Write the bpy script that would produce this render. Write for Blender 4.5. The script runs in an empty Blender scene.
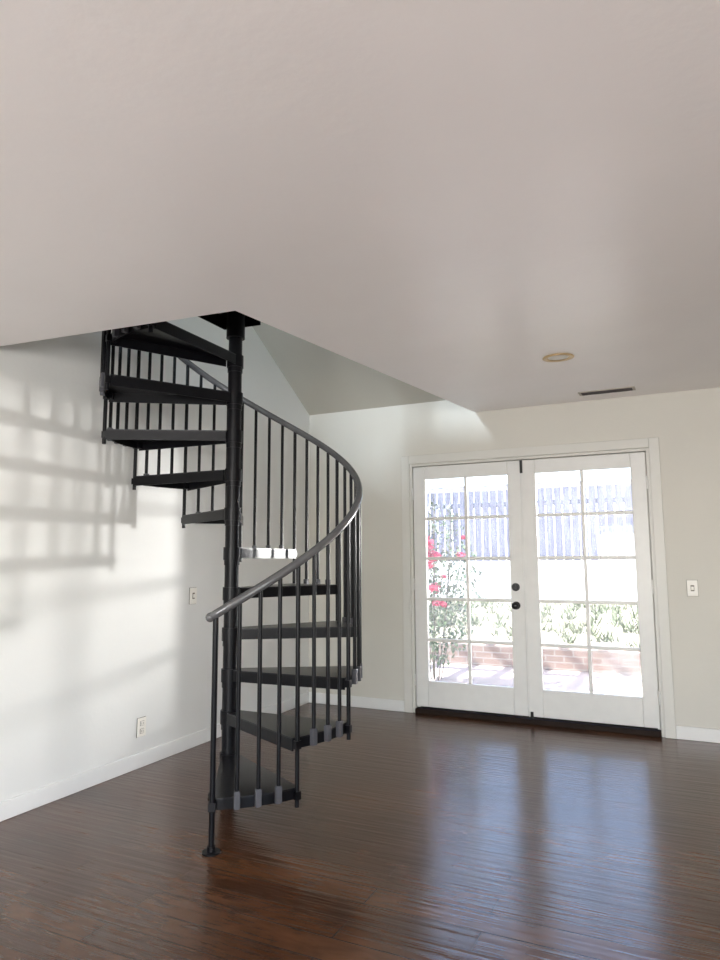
import bpy, bmesh, math, random
from mathutils import Vector, Matrix
random.seed(7)
C = bpy.context
col = C.scene.collection
C.scene.view_settings.view_transform='Standard'

# ------------------------------------------------------------------ materials
def nt(name):
    m = bpy.data.materials.new(name); m.use_nodes = True
    t = m.node_tree; b = t.nodes["Principled BSDF"]
    return m, t, b
def simple(name, rgb, rough=0.5, metal=0.0, var=0.06, scale=12.0, bump=0.0, bscale=60.0, spec=0.5):
    m, t, b = nt(name)
    tc = t.nodes.new("ShaderNodeTexCoord")
    n = t.nodes.new("ShaderNodeTexNoise"); n.inputs["Scale"].default_value = scale
    n.inputs["Detail"].default_value = 4
    t.links.new(tc.outputs["Object"], n.inputs["Vector"])
    r = t.nodes.new("ShaderNodeValToRGB")
    r.color_ramp.elements[0].position = .3; r.color_ramp.elements[1].position = .7
    r.color_ramp.elements[0].color = tuple(max(0, c*(1-var)) for c in rgb)+(1,)
    r.color_ramp.elements[1].color = tuple(min(1, c*(1+var)) for c in rgb)+(1,)
    t.links.new(n.outputs["Fac"], r.inputs["Fac"])
    t.links.new(r.outputs["Color"], b.inputs["Base Color"])
    b.inputs["Roughness"].default_value = rough
    b.inputs["Metallic"].default_value = metal
    b.inputs["Specular IOR Level"].default_value = spec
    if bump > 0:
        n2 = t.nodes.new("ShaderNodeTexNoise"); n2.inputs["Scale"].default_value = bscale
        n2.inputs["Detail"].default_value = 5
        t.links.new(tc.outputs["Object"], n2.inputs["Vector"])
        bp = t.nodes.new("ShaderNodeBump"); bp.inputs["Strength"].default_value = bump
        bp.inputs["Distance"].default_value = .01
        t.links.new(n2.outputs["Fac"], bp.inputs["Height"])
        t.links.new(bp.outputs["Normal"], b.inputs["Normal"])
    return m

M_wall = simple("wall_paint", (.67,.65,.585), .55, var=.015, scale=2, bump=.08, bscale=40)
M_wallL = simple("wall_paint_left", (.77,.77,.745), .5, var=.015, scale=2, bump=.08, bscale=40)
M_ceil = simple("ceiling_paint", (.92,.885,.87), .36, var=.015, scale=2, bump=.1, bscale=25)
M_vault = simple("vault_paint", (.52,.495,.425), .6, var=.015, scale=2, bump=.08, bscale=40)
M_trim = simple("trim_paint", (.82,.82,.80), .35, var=.01)
M_case = simple("casing_paint", (.70,.69,.64), .4, var=.01)
M_door = simple("door_paint", (.78,.775,.745), .35, var=.02)
M_black = simple("black_steel", (.004,.004,.0055), .35, metal=.0, var=.2, bump=.03, bscale=90, spec=.2)
M_tread = simple("black_tread", (.006,.006,.008), .28, var=.2, bump=.05, bscale=90, spec=.4)
M_rail = simple("rail_vinyl", (.10,.10,.105), .2, var=.1, spec=.8)
M_shoe = simple("zinc_shoe", (.075,.075,.085), .4, metal=.0, var=.1, spec=.4)
M_hard = simple("black_hardware", (.01,.01,.01), .3, var=.1)
M_sill = simple("threshold_bronze", (.02,.012,.009), .6, var=.2, spec=.15)
M_plate = simple("plastic_plate", (.86,.83,.76), .35, var=.01)
M_slot = simple("outlet_slot", (.16,.13,.10), .5)
M_brass = simple("aged_brass_trim", (.50,.36,.19), .35, metal=.5)
M_bulb = simple("lamp_frosted", (.85,.82,.74), .5)
M_vent = simple("vent_metal", (.42,.38,.32), .5)
M_ventd = simple("vent_dark", (.06,.05,.05), .7)
M_conc = simple("patio_concrete", (.22,.185,.172), .8, var=.12, scale=3, bump=.2)
M_white = simple("garden_wall_stucco", (.80,.80,.80), .8, var=.05, bump=.2)
M_stucco = simple("bounce_stucco", (.84,.84,.84), .8, var=.03, bump=.2)  # white for the added bounce block out of view
M_roof = simple("roof_shingle", (.12,.11,.10), .8, var=.3)
M_soil = simple("garden_bed", (.095,.09,.066), .9, var=.4, scale=9, bump=.5)
M_leaf = simple("rose_leaf", (.045,.085,.032), .5, var=.4, scale=20)
M_stem = simple("rose_stem", (.05,.05,.03), .6)
M_rose = simple("rose_petal", (.40,.012,.065), .5, var=.25, scale=30)
M_perg = simple("pergola_paint", (.36,.36,.40), .6, var=.05)
M_grass = simple("grass_blade", (.070,.090,.046), .6, var=.3)

def fence_mat():
    m, t, b = nt("fence_wood")
    tc = t.nodes.new("ShaderNodeTexCoord")
    mp = t.nodes.new("ShaderNodeMapping"); mp.inputs["Scale"].default_value = (14,14,1.2)
    n = t.nodes.new("ShaderNodeTexNoise"); n.inputs["Scale"].default_value = 2.0; n.inputs["Detail"].default_value = 6
    r = t.nodes.new("ShaderNodeValToRGB")
    r.color_ramp.elements[0].position = .35; r.color_ramp.elements[1].position = .65
    r.color_ramp.elements[0].color = (.050,.054,.085,1); r.color_ramp.elements[1].color = (.115,.122,.17,1)
    t.links.new(tc.outputs["Object"], mp.inputs["Vector"]); t.links.new(mp.outputs["Vector"], n.inputs["Vector"])
    t.links.new(n.outputs["Fac"], r.inputs["Fac"]); t.links.new(r.outputs["Color"], b.inputs["Base Color"])
    b.inputs["Roughness"].default_value = .8
    return m
M_fence = fence_mat()

def brick_mat():
    m, t, b = nt("planter_brick")
    tc = t.nodes.new("ShaderNodeTexCoord")
    mp = t.nodes.new("ShaderNodeMapping"); mp.inputs["Rotation"].default_value = (math.radians(90),0,0)
    br = t.nodes.new("ShaderNodeTexBrick"); br.inputs["Scale"].default_value = 1
    br.inputs["Brick Width"].default_value = .22; br.inputs["Row Height"].default_value = .075
    br.inputs["Mortar Size"].default_value = .008
    br.inputs["Color1"].default_value = (.16,.11,.09,1); br.inputs["Color2"].default_value = (.21,.15,.125,1)
    br.inputs["Mortar"].default_value = (.24,.22,.20,1)
    t.links.new(tc.outputs["Object"], mp.inputs["Vector"]); t.links.new(mp.outputs["Vector"], br.inputs["Vector"])
    t.links.new(br.outputs["Color"], b.inputs["Base Color"]); b.inputs["Roughness"].default_value = .85
    return m
M_brick = brick_mat()

def floor_mat():
    m, t, b = nt("laminate_planks")
    L = t.links
    tc = t.nodes.new("ShaderNodeTexCoord")
    br = t.nodes.new("ShaderNodeTexBrick"); br.inputs["Scale"].default_value = 1
    br.inputs["Brick Width"].default_value = 1.25; br.inputs["Row Height"].default_value = .13
    br.inputs["Mortar Size"].default_value = .0028; br.inputs["Mortar Smooth"].default_value = .3
    br.inputs["Bias"].default_value = 0
    br.offset = .37
    br.inputs["Color1"].default_value = (.0,.0,.0,1); br.inputs["Color2"].default_value = (1,1,1,1)
    br.inputs["Mortar"].default_value = (.5,.5,.5,1)
    L.new(tc.outputs["Object"], br.inputs["Vector"])
    mp = t.nodes.new("ShaderNodeMapping"); mp.inputs["Scale"].default_value = (1.6,7,1)
    L.new(tc.outputs["Object"], mp.inputs["Vector"])
    n = t.nodes.new("ShaderNodeTexNoise"); n.inputs["Scale"].default_value = 3; n.inputs["Detail"].default_value = 7
    n.inputs["Roughness"].default_value = .6; n.inputs["Distortion"].default_value = .6
    L.new(mp.outputs["Vector"], n.inputs["Vector"])
    n3 = t.nodes.new("ShaderNodeTexNoise"); n3.inputs["Scale"].default_value = 4; n3.inputs["Detail"].default_value = 5
    n3.inputs["Distortion"].default_value = .8
    mp3 = t.nodes.new("ShaderNodeMapping"); mp3.inputs["Scale"].default_value = (1,1.5,1)
    L.new(tc.outputs["Object"], mp3.inputs["Vector"]); L.new(mp3.outputs["Vector"], n3.inputs["Vector"])
    mix0 = t.nodes.new("ShaderNodeMix"); mix0.data_type = 'FLOAT'; mix0.inputs[0].default_value = .6
    L.new(n.outputs["Fac"], mix0.inputs[2]); L.new(n3.outputs["Fac"], mix0.inputs[3])
    sep = t.nodes.new("ShaderNodeSeparateColor"); L.new(br.outputs["Color"], sep.inputs[0])
    mth = t.nodes.new("ShaderNodeMath"); mth.operation = 'MULTIPLY_ADD'
    L.new(sep.outputs[0], mth.inputs[0]); mth.inputs[1].default_value = .14
    L.new(mix0.outputs[0], mth.inputs[2])
    r = t.nodes.new("ShaderNodeValToRGB")
    e = r.color_ramp.elements
    e[0].position = .36; e[0].color = (.044,.018,.0085,1)
    e[1].position = .84; e[1].color = (.145,.063,.029,1)
    mid = e.new(.58); mid.color = (.084,.035,.016,1)
    L.new(mth.outputs[0], r.inputs["Fac"])
    mx = t.nodes.new("ShaderNodeMix"); mx.data_type = 'RGBA'
    L.new(br.outputs["Fac"], mx.inputs[0]); L.new(r.outputs["Color"], mx.inputs[6])
    mx.inputs[7].default_value = (.014,.008,.005,1)
    L.new(mx.outputs[2], b.inputs["Base Color"])
    mr = t.nodes.new("ShaderNodeMapRange"); mr.inputs[3].default_value = .16; mr.inputs[4].default_value = .27
    L.new(n.outputs["Fac"], mr.inputs[0]); L.new(mr.outputs[0], b.inputs["Roughness"])
    b.inputs["Specular IOR Level"].default_value = .5
    mp2 = t.nodes.new("ShaderNodeMapping"); mp2.inputs["Scale"].default_value = (1.2,24,1)
    L.new(tc.outputs["Object"], mp2.inputs["Vector"])
    n2 = t.nodes.new("ShaderNodeTexNoise"); n2.inputs["Scale"].default_value = 1.5; n2.inputs["Detail"].default_value = 3
    L.new(mp2.outputs["Vector"], n2.inputs["Vector"])
    sub = t.nodes.new("ShaderNodeMath"); sub.operation = 'SUBTRACT'
    L.new(n2.outputs["Fac"], sub.inputs[0]); L.new(br.outputs["Fac"], sub.inputs[1])
    bp = t.nodes.new("ShaderNodeBump"); bp.inputs["Strength"].default_value = .42; bp.inputs["Distance"].default_value = .006
    L.new(sub.outputs[0], bp.inputs["Height"]); L.new(bp.outputs["Normal"], b.inputs["Normal"])
    return m
M_floor = floor_mat()

def glass_mat():
    m = bpy.data.materials.new("window_glass"); m.use_nodes = True
    t = m.node_tree; t.nodes.clear()
    o = t.nodes.new("ShaderNodeOutputMaterial")
    tr = t.nodes.new("ShaderNodeBsdfTransparent"); tr.inputs[0].default_value = (.98,.98,.98,1)
    g = t.nodes.new("ShaderNodeBsdfGlossy"); g.inputs["Roughness"].default_value = .03
    lw = t.nodes.new("ShaderNodeFresnel"); lw.inputs[0].default_value = 1.45
    mx = t.nodes.new("ShaderNodeMixShader")
    t.links.new(lw.outputs[0], mx.inputs[0]); t.links.new(tr.outputs[0], mx.inputs[1]); t.links.new(g.outputs[0], mx.inputs[2])
    tl = t.nodes.new("ShaderNodeBsdfTranslucent"); tl.inputs[0].default_value = (.93,.95,1,1)
    mx2 = t.nodes.new("ShaderNodeMixShader"); mx2.inputs[0].default_value = .04
    t.links.new(mx.outputs[0], mx2.inputs[1]); t.links.new(tl.outputs[0], mx2.inputs[2])
    t.links.new(mx2.outputs[0], o.inputs[0])
    return m
M_glass = glass_mat()

# ------------------------------------------------------------------ mesh builder
class MB:
    def __init__(s): s.v=[]; s.f=[]; s.m=[]; s.mats=[]; s.sm=[]
    def mi(s, mat):
        if mat not in s.mats: s.mats.append(mat)
        return s.mats.index(mat)
    def add(s, vs, fs, mat, smooth=False):
        o=len(s.v); s.v+= [tuple(v) for v in vs]; k=s.mi(mat)
        for f in fs: s.f.append([i+o for i in f]); s.m.append(k); s.sm.append(smooth)
    def box(s, lo, hi, mat, M=None):
        x0,y0,z0=lo; x1,y1,z1=hi
        vs=[Vector(p) for p in [(x0,y0,z0),(x1,y0,z0),(x1,y1,z0),(x0,y1,z0),(x0,y0,z1),(x1,y0,z1),(x1,y1,z1),(x0,y1,z1)]]
        if M: vs=[M@v for v in vs]
        s.add(vs,[(0,3,2,1),(4,5,6,7),(0,1,5,4),(1,2,6,5),(2,3,7,6),(3,0,4,7)],mat)
    def prism(s, pts, z0, z1, mat, M=None):
        f0=z0 if callable(z0) else (lambda p:z0); f1=z1 if callable(z1) else (lambda p:z1)
        n=len(pts); vs=[Vector((p[0],p[1],f0(p))) for p in pts]+[Vector((p[0],p[1],f1(p))) for p in pts]
        if M: vs=[M@v for v in vs]
        fs=[tuple(reversed(range(n))), tuple(range(n,2*n))]+[(i,(i+1)%n,(i+1)%n+n,i+n) for i in range(n)]
        s.add(vs,fs,mat)
    def cyl(s, a, b, r, mat, n=12, r2=None, cap=True):
        a=Vector(a); b=Vector(b); d=(b-a).normalized(); r2=r if r2 is None else r2
        u=d.orthogonal().normalized(); w=d.cross(u)
        vs=[a+(u*math.cos(2*math.pi*i/n)+w*math.sin(2*math.pi*i/n))*r for i in range(n)]
        vs+=[b+(u*math.cos(2*math.pi*i/n)+w*math.sin(2*math.pi*i/n))*r2 for i in range(n)]
        s.add(vs,[(i,(i+1)%n,(i+1)%n+n,i+n) for i in range(n)],mat,True)
        if cap:
            s.add(vs,[tuple(reversed(range(n))),tuple(range(n,2*n))],mat,False)
    def sphere(s, c, r, mat, sx=1, sy=1, sz=1, n=12, k=8):
        vs=[];fs=[]
        for j in range(k+1):
            ph=math.pi*j/k
            for i in range(n):
                th=2*math.pi*i/n
                vs.append((c[0]+r*sx*math.sin(ph)*math.cos(th),c[1]+r*sy*math.sin(ph)*math.sin(th),c[2]+r*sz*math.cos(ph)))
        for j in range(k):
            for i in range(n):
                fs.append((j*n+i,(j+1)*n+i,(j+1)*n+(i+1)%n,j*n+(i+1)%n))
        s.add(vs,fs,mat,True)
    def tube(s, pts, r, mat, n=12, cap=True):
        pts=[Vector(p) for p in pts]; N=len(pts); vs=[];fs=[]
        for k,p in enumerate(pts):
            d=(pts[min(k+1,N-1)]-pts[max(k-1,0)]).normalized()
            u=d.cross(Vector((0,0,1)))
            if u.length<1e-3: u=Vector((1,0,0))
            u.normalize(); w=u.cross(d)
            for i in range(n):
                a=2*math.pi*i/n; vs.append(p+(u*math.cos(a)+w*math.sin(a))*r)
        for k in range(N-1):
            for i in range(n):
                fs.append((k*n+i,k*n+(i+1)%n,(k+1)*n+(i+1)%n,(k+1)*n+i))
        if cap: fs+= [tuple(reversed(range(n))), tuple(range((N-1)*n,N*n))]
        s.add(vs,fs,mat,True)
    def obj(s, name, parent=None, bevel=0, recalc=True):
        me=bpy.data.meshes.new(name); me.from_pydata(s.v,[],s.f)
        for m in s.mats: me.materials.append(m)
        for p,k,sm in zip(me.polygons,s.m,s.sm): p.material_index=k; p.use_smooth=sm
        if recalc:
            bm=bmesh.new(); bm.from_mesh(me); bmesh.ops.recalc_face_normals(bm,faces=bm.faces); bm.to_mesh(me); bm.free()
        o=bpy.data.objects.new(name,me); col.objects.link(o)
        if parent: o.parent=parent
        if bevel:
            md=o.modifiers.new("bevel","BEVEL"); md.width=bevel; md.segments=2; md.limit_method='ANGLE'
        return o
def empty(name, loc=(0,0,0)):
    e=bpy.data.objects.new(name,None); e.empty_display_size=.2; col.objects.link(e); return e

# ------------------------------------------------------------------ dimensions
H=2.59; XR=6.2; YF=-9.0; T=.14
SL=.59; Z0=2.725; YM=YF/2; ZR=Z0-SL*YM
DX0,DX1,DM=1.072,3.003,2.037; DZ=2.14
OPEN=[(0.0,-3.39),(1.472,-3.237),(1.657,0.0)]
YK=-9.2
def hz(y): return H+.05*max(y,YK)      # low ceiling drops slightly away from the back wall

b=MB(); b.box((-T,YF-T,-.12),(XR+T,.14,0),M_floor); b.obj("floor")

def gable(name,x0,x1,mat,win=None):
    b=MB()
    def pris(pr):
        n=len(pr); vs=[(x0,p[0],p[1]) for p in pr]+[(x1,p[0],p[1]) for p in pr]
        b.add(vs,[tuple(range(n)),tuple(reversed(range(n,2*n)))]+[(i,(i+1)%n,(i+1)%n+n,i+n) for i in range(n)],mat)
    def zr(y): return Z0+SL*(min(-y, y-YF))
    (low,(l0,l1,m0,m1))=win
    yA=YF-T
    if low:
        a0,a1,c0,c1=low
        pris([(yA,0),(a0,0),(a0,2.7),(yA,2.7)])
        pris([(a0,0),(a1,0),(a1,c0),(a0,c0)]); pris([(a0,c1),(a1,c1),(a1,2.7),(a0,2.7)])
        pris([(a1,0),(T,0),(T,2.7),(a1,2.7)])
    else:
        pris([(yA,0),(T,0),(T,2.7),(yA,2.7)])
    pris([(yA,2.7),(l0,2.7),(l0,zr(l0)+.03),(yA,2.72)])
    pris([(l0,2.7),(l1,2.7),(l1,m0),(l0,m0)])
    if l0<YM<l1: pris([(l0,m1),(l1,m1),(l1,zr(l1)+.03),(YM,ZR+.05),(l0,zr(l0)+.03)])
    else: pris([(l0,m1),(l1,m1),(l1,zr(l1)+.03),(l0,zr(l0)+.03)])
    if l1<YM: pris([(l1,2.7),(T,2.7),(T,Z0),(YM,ZR+.05),(l1,zr(l1)+.03)])
    else: pris([(l1,2.7),(T,2.7),(T,Z0),(l1,zr(l1)+.03)])
    return b.obj(name)
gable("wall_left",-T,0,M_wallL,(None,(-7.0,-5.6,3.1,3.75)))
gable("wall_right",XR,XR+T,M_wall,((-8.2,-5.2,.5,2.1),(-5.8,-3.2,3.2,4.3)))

b=MB()
a0,a1=DX0-.035,DX1+.035; dz=DZ+.03
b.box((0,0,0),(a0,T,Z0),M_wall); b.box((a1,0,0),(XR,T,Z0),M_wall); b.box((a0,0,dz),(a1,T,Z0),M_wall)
b.obj("wall_back")
b=MB()
b.box((0,YF-T,0),(1.6,YF,Z0),M_wall); b.box((4.6,YF-T,0),(XR,YF,Z0),M_wall)
b.box((1.6,YF-T,0),(4.6,YF,.5),M_wall); b.box((1.6,YF-T,2.05),(4.6,YF,Z0),M_wall)
b.obj("wall_front")

(ax,ay),(bx,by),(cx,cy)=OPEN
def xe(y): return bx+(cx-bx)*(y-by)/(cy-by)
b=MB()
zc0=lambda p: hz(p[1]); zc1=lambda p: hz(p[1])+.10
b.prism([(0,YF),(XR,YF),(XR,0),(cx,0),(bx,by),(ax,ay)],zc0,zc1,M_ceil)
b.obj("ceiling")
b=MB()
b.prism([(0,YF+.3),(XR,YF+.3),(XR,-.26),(xe(-.26),-.26),(bx,by),(ax,ay)],zc1,2.845,M_ceil)
b.obj("loft_floor")
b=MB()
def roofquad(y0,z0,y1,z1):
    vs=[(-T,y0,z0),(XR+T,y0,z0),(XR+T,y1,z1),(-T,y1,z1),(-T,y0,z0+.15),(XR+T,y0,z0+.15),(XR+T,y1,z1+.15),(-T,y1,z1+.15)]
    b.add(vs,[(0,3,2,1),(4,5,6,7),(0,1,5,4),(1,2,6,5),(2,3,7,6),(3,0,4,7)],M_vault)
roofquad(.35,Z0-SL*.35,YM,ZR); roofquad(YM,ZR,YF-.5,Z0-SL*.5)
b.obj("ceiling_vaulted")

def baseboard(name,segs):
    b=MB()
    for lo,hi in segs: b.box(lo,hi,M_trim)
    return b.obj(name,bevel=.004)
bh=.095; bt=.016
baseboard("baseboard_left",[((0,YF,0),(bt,-bt,bh))])
baseboard("baseboard_back",[((0,-bt,0),(DX0-.105,0,bh)),((DX1+.105,-bt,0),(XR,0,bh))])
baseboard("baseboard_right",[((XR-bt,YF,0),(XR,-bt,bh))])

b=MB(); cw=.075
b.box((DX0-.03-cw,-.018,0),(DX0-.03,0,DZ+.03+cw),M_case)
b.box((DX1+.03,-.018,0),(DX1+.03+cw,0,DZ+.03+cw),M_case)
b.box((DX0-.03,-.018,DZ+.03),(DX1+.03,0,DZ+.03+cw),M_case)
b.box((DX0-.035,0,0),(DX0-.006,T,DZ+.03),M_case); b.box((DX1+.006,0,0),(DX1+.035,T,DZ+.03),M_case)
b.box((DX0-.006,0,DZ+.006),(DX1+.006,T,DZ+.03),M_case)
b.box((DX0-.006,.054,.036),(DX0+.02,.075,DZ+.006),M_case); b.box((DX1-.02,.054,.036),(DX1+.006,.075,DZ+.006),M_case)
b.box((DX0+.02,.054,DZ-.02),(DX1-.02,.075,DZ+.006),M_case)
b.obj("trim_1",bevel=.004)
b=MB(); b.box((DX0-.006,-.015,0),(DX1+.006,T+.04,.040),M_sill); b.box((DX0+.02,.054,.040),(DX1-.02,.08,.06),M_sill)
b.obj("door_threshold",bevel=.004)

def leaf(name,x0,x1,hinge_left,knobs):
    root=empty(name)
    y0,y1=.006,.05; z0,z1=.057,DZ
    st=.112; top=.115; bot=.215; mu=.026
    b=MB()
    b.box((x0,y0,z0),(x0+st,y1,z1),M_door); b.box((x1-st,y0,z0),(x1,y1,z1),M_door)
    b.box((x0+st,y0,z1-top),(x1-st,y1,z1),M_door); b.box((x0+st,y0,z0),(x1-st,y1,z0+bot),M_door)
    gx0,gx1=x0+st,x1-st; gz0,gz1=z0+bot,z1-top
    xm=(gx0+gx1)/2
    b.box((xm-mu/2,y0+.006,gz0),(xm+mu/2,y1-.006,gz1),M_door)
    for i in range(1,5):
        z=gz0+(gz1-gz0)*i/5
        b.box((gx0,y0+.0065,z-mu/2),(gx1,y1-.0065,z+mu/2),M_door)
    b.obj("frame",root,bevel=.005)
    g=MB(); g.box((gx0,.026,gz0),(gx1,.030,gz1),M_glass); g.obj("glass",root)
    h=MB()
    hx = x0-.004 if hinge_left else x1+.004
    for z in (.28,1.1,1.9):
        h.cyl((hx,-.002,z-.05),(hx,-.002,z+.05),.008,M_door,10)
    h.obj("hinges",root)
    if knobs:
        kx=x1-.068
        kn=MB()
        for z,d in ((1.085,.02),(.935,.06)):
            kn.cyl((kx,y0,z),(kx,y0-.012,z),.033,M_hard,20)
            if d>.03:
                kn.cyl((kx,y0-.012,z),(kx,y0-.04,z),.011,M_hard,12)
                kn.sphere((kx,y0-.055,z),.029,M_hard,1,.8,1,16,10)
            else:
                kn.cyl((kx,y0-.012,z),(kx,y0-.022,z),.026,M_hard,20)
                kn.box((kx-.006,y0-.04,z-.018),(kx+.006,y0-.022,z+.018),M_hard)
        kn.obj("knob_and_deadbolt",root,bevel=0)
    else:
        kn=MB()
        kn.box((x0-.004,y0-.008,z0),(x0+.006,y0+.004,z1+.002),M_door)
        kn.box((x0-.010,y0-.012,z1-.11),(x0+.012,y0-.006,z1+.0),M_hard)
        kn.box((x0+.012,y0-.012,z0-.012),(x0+.034,y0-.0,z0+.04),M_hard)
        kn.obj("astragal_and_bolts",root)
    return root
leaf("door_1",DX0,DM-.004,True,True)
leaf("door_2",DM+.004,DX1,False,False)

def plate(name,pos,normal,kind):
    b=MB()
    if normal=='y': M=Matrix.Translation(pos)
    else: M=Matrix.Translation(pos)@Matrix.Rotation(math.radians(90),4,'Z')
    b.box((-.038,-.004,-.060),(.038,0,.060),M_slot,M)
    b.box((-.036,-.009,-.058),(.036,-.002,.058),M_plate,M)
    if kind=='switch':
        b.box((-.012,-.0105,-.022),(.012,-.008,.022),M_slot,M)
        b.box((-.009,-.018,-.014),(.009,-.009,.012),M_plate,M)
    else:
        for z in (-.024,.024):
            b.box((-.017,-.0115,z-.015),(.017,-.008,z+.015),M_slot,M)
            b.box((-.015,-.0125,z-.013),(.015,-.010,z+.013),M_plate,M)
            b.box((-.009,-.013,z-.007),(-.005,-.012,z+.007),M_slot,M)
            b.box((.005,-.013,z-.007),(.009,-.012,z+.007),M_slot,M)
    b.obj(name,bevel=.0015)
plate("light_switch",Vector((3.276,0,1.094)),'y','switch')
plate("light_switch",Vector((0,-1.69,1.063)),'x','switch')
plate("electrical_outlet",Vector((0,-2.17,.25)),'x','outlet')

tilt=Matrix.Rotation(math.atan(.05),4,'X')
b=MB(); n=40
lx,ly=2.62,-1.60
Mc=Matrix.Translation((lx,ly,hz(ly)))@tilt
ring=[(.085,.002),(.092,-.006),(.088,-.010),(.066,-.008),(.062,0.0),(.058,.0)]
vs=[];fs=[]
for r,z in ring:
    for i in range(n):
        a=2*math.pi*i/n; vs.append(Mc@Vector((r*math.cos(a),r*math.sin(a),z)))
for j in range(len(ring)-1):
    for i in range(n): fs.append((j*n+i,j*n+(i+1)%n,(j+1)*n+(i+1)%n,(j+1)*n+i))
b.add(vs,fs,M_brass,True)
b.cyl(Mc@Vector((0,0,.0)),Mc@Vector((0,0,-.004)),.060,M_bulb,40)
b.obj("recessed_ceiling_light")
b=MB(); vx,vy=2.775,-.345
Mv=Matrix.Translation((vx,vy,hz(vy)))@tilt
b.box((-.20,-.065,-.006),(.20,.065,.001),M_vent,Mv)
for i in range(5):
    y=-.045+i*.0225
    b.box((-.18,y-.006,-.009),(.18,y+.006,-.005),M_ventd,Mv)
b.obj("ceiling_vent")

# ------------------------------------------------------------------ spiral staircase
A=math.radians(25.5)
PX,PY=.834,-2.361; R=.737; RISE=.2315
TH0=4.0
root=empty("spiral_staircase")
def phi(th): return math.radians(th+TH0)+A-math.pi/2
def P(th,r,z): 
    p=phi(th); return Vector((PX+r*math.cos(p),PY+r*math.sin(p),z))
def railz(th): return RISE*(1+(th-17.5)/30)+.945
b=MB()
b.cyl((PX,PY,0),(PX,PY,3.75),.041,M_black,24)
b.cyl((PX,PY,0),(PX,PY,.012),.11,M_black,32)
for k in range(1,12):
    z=RISE*k
    b.cyl((PX,PY,z-.07),(PX,PY,z+.004),.050,M_black,24)
    b.cyl((PX,PY,z-.10),(PX,PY,z-.07),.045,M_black,24)
b.cyl((PX,PY,2.66),(PX,PY,2.84),.056,M_black,24)
b.sphere((PX,PY,3.76),.05,M_black)
b.obj("centre_pole",root)
def wedge(half,r0,w0,r1,n=8):
    pts=[(r0,-w0),(r1*math.cos(half),-r1*math.sin(half))]
    for i in range(1,n):
        a=-half+2*half*i/n; pts.append((r1*math.cos(a),r1*math.sin(a)))
    pts+=[(r1*math.cos(half),r1*math.sin(half)),(r0,w0)]
    return pts
tb=MB()
half=math.radians(16.5)
for k in range(1,12):
    z=RISE*k; cth=17.5+30*(k-1)
    M=Matrix.Translation((PX,PY,z))@Matrix.Rotation(phi(cth),4,'Z')
    pts=wedge(half,.035,.046,R)
    tb.prism(pts,-.007,0,M_tread,M)
    def strip(p,q,t,z0,z1,mat):
        p=Vector(p);q=Vector(q);d=(q-p).normalized();nn=Vector((-d.y,d.x))*t
        tb.prism([p,q,q+nn,p+nn],z0,z1,mat,M)
    strip(pts[0],pts[1],.006,-.062,-.007,M_black)
    strip(pts[-2],pts[-1],.006,-.062,-.007,M_black)
    for i in range(1,len(pts)-2):
        strip(pts[i],pts[i+1],.006,-.052,-.007,M_black)
tb.obj("treads",root,bevel=0)
bb=MB(); sh=MB()
rb=R+.013
for k in range(1,12):
    z=RISE*k; c0=17.5+30*(k-1)
    for o in (-7.5,0,7.5):
        th=c0+o
        bb.cyl(P(th,rb,z-.03),P(th,rb,railz(th)),.0105,M_black,10)
        M=Matrix.Translation((PX,PY,z))@Matrix.Rotation(phi(th),4,'Z')
        sh.box((R-.002,-.014,-.05),(R+.026,.014,.03),M_shoe,M)
    th=c0+15
    bb.cyl(P(th,rb,z-.085),P(th,rb,railz(th)),.0115,M_black,10)
    M=Matrix.Translation((PX,PY,z))@Matrix.Rotation(phi(th),4,'Z')
    bb.box((R-.03,-.015,-.05),(R+.026,.015,-.012),M_black,M)
    if k<11: bb.box((R-.03,-.015,RISE-.05),(R+.026,.015,RISE-.012),M_black,M)
th=1.5
bb.cyl(P(th,rb,0),P(th,rb,railz(th)),.0135,M_black,14)
bb.cyl(P(th,rb,0),P(th,rb,.008),.042,M_black,24)
bb.cyl(P(th,rb,.008),P(th,rb,.03),.02,M_black,16)
M=Matrix.Translation((PX,PY,RISE))@Matrix.Rotation(phi(th),4,'Z')
bb.box((R-.03,-.017,-.05),(R+.03,.017,-.012),M_black,M)
bb.obj("balusters",root); sh.obj("baluster_shoes",root,bevel=.003)
hb=MB()
pts=[P(a/2,rb,railz(a/2)+.012) for a in range(-1,int(2*345)+1,6)]
hb.tube(pts,.021,M_rail,14)
e0=P(-.5,rb,railz(-.5)+.012); hb.sphere(e0,.0225,M_rail)
hb.obj("handrail",root)
lb=MB()
LZ=2.845
yq=lambda x: ay+(by-ay)*(x/bx)
lb.prism([(PX-.13,yq(PX-.13)),(bx,by),(xe(PY+.05),PY+.05),(PX+.12,PY+.09),(PX-.13,PY+.06)],LZ-.012,LZ,M_tread)
lb.prism([(PX-.13,PY+.054),(PX+.12,PY+.084),(PX+.12,PY+.09),(PX-.13,PY+.06)],LZ-.09,LZ-.012,M_black)
lb.prism([(PX-.13,yq(PX-.13)+.01),(PX-.124,yq(PX-.124)+.01),(PX-.124,PY+.055),(PX-.13,PY+.055)],LZ-.09,LZ-.012,M_black)
lb.obj("landing_plate",root)

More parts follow.
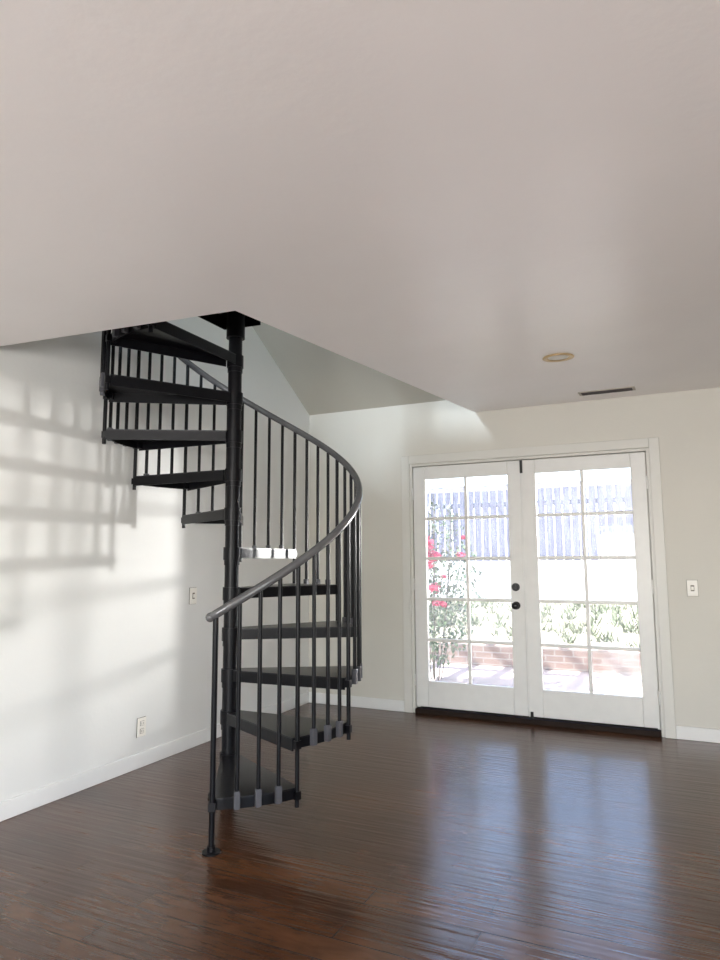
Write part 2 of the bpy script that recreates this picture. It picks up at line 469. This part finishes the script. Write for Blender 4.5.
# ------------------------------------------------------------------ exterior
b=MB(); b.box((-8,.19,-.12),(14,2.9,-.02),M_conc); b.obj("patio_floor")
b=MB(); b.box((-8,2.9,-.1),(4.2,3.12,.24),M_brick); b.obj("brick_planter_wall",bevel=.008)
b=MB()
b.add([(-8,3.12,.20),(4.3,3.12,.20),(4.3,6.4,.62),(-8,6.4,.62),(-8,3.12,-.1),(4.3,3.12,-.1),(4.3,6.4,-.1),(-8,6.4,-.1)],
      [(0,1,2,3),(7,6,5,4),(0,4,5,1),(1,5,6,2),(2,6,7,3),(3,7,4,0)],M_soil)
b.obj("garden_bed_ground")
b=MB(); b.box((-8,6.4,-.1),(4.3,6.6,1.28),M_white); b.obj("garden_wall")
b=MB()
x=-8
while x<4.3:
    h=2.72+random.uniform(-.02,.02)
    b.box((x,7.0+random.uniform(0,.02),-.1),(x+.13,7.03,h),M_fence); x+=.15
b.box((-8,7.03,.6),(4.3,7.08,.7),M_fence); b.box((-8,7.03,2.3),(4.3,7.08,2.4),M_fence)
b.obj("wooden_fence")
b=MB(); b.box((-8,7.08,-.4),(14,30,-.1),M_soil); b.obj("yard_ground")
b=MB()
b.box((4.45,1.0,-.02),(8.5,6.9,3.7),M_stucco)  # added unseen white block, bounces sun through the doors onto the left wall
b.add([(4.45,.85,3.7),(8.6,.85,3.7),(8.6,7.0,3.7),(4.45,7.0,3.7),(4.45,3.9,4.7),(8.6,3.9,4.7)],
      [(0,3,2,1),(0,1,5,4),(3,4,5,2),(0,4,3),(1,2,5)],M_roof)
b.obj("bounce_building")
# added unseen post and shade, housing for the helper spot outside the doors
b=MB()
b.cyl((4.2,4.72,-.02),(4.2,4.72,1.58),.025,M_hard,12)
b.cyl((4.2,4.72,.55),(4.2,4.72,.60),.05,M_hard,16)
b.cyl((4.26,4.80,1.70),(4.16,4.67,1.70),.07,M_hard,20,r2=.12,cap=False)
b.cyl((4.2,4.72,1.58),(4.2,4.72,1.62),.04,M_hard,12)
b.obj("helper_spot_housing")
b=MB()
for x in (-1.8,3.9): b.box((x-.06,2.3,-.02),(x+.06,2.42,2.36),M_perg)
b.box((-2.4,2.28,2.36),(4.1,2.44,2.48),M_perg)
b.box((-1.74,2.33,2.14),(3.84,2.37,2.19),M_perg)
x=-2.2
while x<4.0:
    b.box((x,.75,2.56),(x+.045,2.9,2.66),M_perg); x+=.45
b.box((-2.4,.75,2.48),(4.1,.85,2.56),M_perg); b.box((-2.4,2.28,2.48),(4.1,2.44,2.56),M_perg)
for x in (-1.8,3.9): b.box((x-.05,.75,-.02),(x+.05,.85,2.48),M_perg)
b.obj("pergola")
rb_root=empty("rose_bush")
bc=Vector((.62,1.75,1.05))
lv=MB(); fl=MB(); stm=MB()
def rnd_in():
    while True:
        p=Vector((random.uniform(-1,1),random.uniform(-1,1),random.uniform(-1,1)))
        if p.length<1: return p
for i in range(14):
    t=rnd_in(); end=bc+Vector((t.x*.5,t.y*.4,.3+abs(t.z)*.75)); st=Vector((bc.x+t.x*.12,bc.y+t.y*.1,-.03))
    mid=(st+end)/2+Vector((t.x*.1,0,.15))
    pts=[st*(1-u)**2+mid*2*u*(1-u)+end*u*u for u in [j/8 for j in range(9)]]
    stm.tube(pts,.006,M_stem,6)
def leafq(c,s,mat,mb):
    M=Matrix.Translation(c)@Matrix.Rotation(random.uniform(0,6.28),4,'Z')@Matrix.Rotation(random.uniform(-1.2,1.2),4,'X')
    vs=[M@Vector(p)*1 for p in [(0,-s,0),(s*.5,-.2*s,.1*s),(0,s,0),(-s*.5,-.2*s,.1*s)]]
    mb.add(vs,[(0,1,2,3)],mat)
for i in range(3000):
    t=rnd_in(); p=bc+Vector((t.x*.56,t.y*.42,t.z*.95))
    if p.z<.1 or random.random()<.5*(p.z>1.4): continue
    leafq(p,random.uniform(.02,.045),M_leaf,lv)
for i in range(74):
    t=rnd_in()
    p=bc+Vector((t.x*.5,-abs(t.y)*.42-.05,.25+t.z*.75))
    if i<46: p=bc+Vector((-.02+t.x*.2,-.35+t.y*.1,.34+t.z*.2))
    s=random.uniform(.03,.052)
    fl.sphere(p,s,M_rose,1,1,.75,8,6)
    for j in range(6):
        a=j*1.05; leafq(p+Vector((math.cos(a)*s,math.sin(a)*s,0)),s*.9,M_rose,fl)
stm.obj("stems",rb_root); lv.obj("leaves",rb_root,recalc=False); fl.obj("blooms",rb_root)
b=MB()
for i in range(260):
    x=random.uniform(-2,4.0); y=random.uniform(3.4,6.1); z=.20+(y-3.12)*.128
    if abs(x-4.2)<.3: continue
    for j in range(12):
        h=random.uniform(.06,.2); dx=random.uniform(-.14,.14); dy=random.uniform(-.12,.12); ox=random.uniform(-.08,.08); oy=random.uniform(-.05,.05)
        b.add([(x-.010+ox,y+oy,z-.02),(x+.010+ox,y+oy,z-.02),(x+ox+dx,y+oy+dy,z+h)],[(0,1,2)],M_grass)
b.obj("garden_plants",recalc=False)

# ------------------------------------------------------------------ other windows (out of view)
def wframe(name,axis_x,y0,y1,z0,z1):
    b=MB(); x0,x1=axis_x; f=.05
    b.box((x0,y0,z0),(x1,y0+f,z1),M_trim); b.box((x0,y1-f,z0),(x1,y1,z1),M_trim)
    b.box((x0,y0+f,z0),(x1,y1-f,z0+f),M_trim); b.box((x0,y0+f,z1-f),(x1,y1-f,z1),M_trim)
    b.box((x0+.01,(y0+y1)/2-.02,z0+f),(x1-.01,(y0+y1)/2+.02,z1-f),M_trim)
    b.obj(name)
wframe("window_1",(-.11,-.05),-7.0,-5.6,3.1,3.75)
wframe("window_2",(XR+.09,XR+.13),-5.8,-3.2,3.2,4.3)
wframe("window_3",(XR+.09,XR+.13),-8.2,-5.2,.5,2.1)
b=MB(); 
b.box((1.6,YF-.13,.5),(1.65,YF-.09,2.05),M_trim); b.box((4.55,YF-.13,.5),(4.6,YF-.09,2.05),M_trim)
b.box((1.65,YF-.13,.5),(4.55,YF-.09,.55),M_trim); b.box((1.65,YF-.13,2.0),(4.55,YF-.09,2.05),M_trim); b.box((3.08,YF-.13,.55),(3.12,YF-.09,2.0),M_trim)
b.obj("window_4")

# ------------------------------------------------------------------ lights
w=bpy.data.worlds.new("sky"); C.scene.world=w; w.use_nodes=True
t=w.node_tree; bg=t.nodes["Background"]
sky=t.nodes.new("ShaderNodeTexSky"); sky.sky_type='NISHITA'; sky.sun_disc=False
sky.sun_elevation=math.radians(50); sky.sun_rotation=math.radians(-90)
t.links.new(sky.outputs[0],bg.inputs[0]); bg.inputs[1].default_value=1.15
def light(name,type_,loc,rot,energy,color=(1,1,1),size=None):
    l=bpy.data.lights.new(name,type_); l.energy=energy; l.color=color
    if size: l.shape='RECTANGLE'; l.size,l.size_y=size
    o=bpy.data.objects.new(name,l); o.location=loc; o.rotation_euler=[math.radians(a) for a in rot]; col.objects.link(o); return o
s=light("sun",'SUN',(0,0,10),(0,0,0),60,(1,.97,.94))
s.rotation_euler=Vector((.9,.08,-.95)).to_track_quat('-Z','Y').to_euler(); s.data.angle=math.radians(.6)
p=light("daylight_portal",'AREA',(DM,.20,1.1),(-90,0,0),1,size=(1.95,2.1)); p.data.cycles.is_portal=True
light("window_light_front",'AREA',(3.1,YF-.04,1.27),(125,0,0),300,(1,.975,.96),(2.8,1.4))
light("window_light_right",'AREA',(XR+.07,-6.7,1.3),(0,122,0),60,(1,.975,.96),(1.4,2.8))
light("window_light_loft",'AREA',(XR+.07,-4.5,3.75),(0,90,0),16,(1,.985,.95),(1.0,2.4))
lp=Vector((.3,-6.4,3.6))
lm=light("loft_daylight_fill",'AREA',lp,(0,0,0),36,(.74,.87,1),(.5,.5))  # added area light standing in for loft daylight on the back wall, no lamp
lm.rotation_euler=(Vector((1.75,0,2.35))-lp).to_track_quat('-Z','Y').to_euler(); lm.data.spread=math.radians(70)
gp=Vector((4.15,4.66,1.70))
gl=light("wall_shadow_spot",'SPOT',gp,(0,0,0),2300,(1,.985,.96))  # added spot, throws the stair shadow bands onto the left wall
gl.data.spot_size=math.radians(30); gl.data.spot_blend=.8; gl.data.shadow_soft_size=.13
gl.rotation_euler=(Vector((0,-3.3,1.8))-gp).to_track_quat('-Z','Y').to_euler()

# ------------------------------------------------------------------ camera
cam=bpy.data.cameras.new("camera"); co=bpy.data.objects.new("camera",cam); col.objects.link(co)
cam.sensor_fit='HORIZONTAL'; cam.sensor_width=36; cam.lens=36*670/720
co.matrix_world=Matrix.Translation((3.22,-5.61,1.315))@Matrix.Rotation(A,4,'Z')@Matrix.Rotation(math.radians(96.8),4,'X')@Matrix.Rotation(math.radians(-.3),4,'Z')
C.scene.camera=co
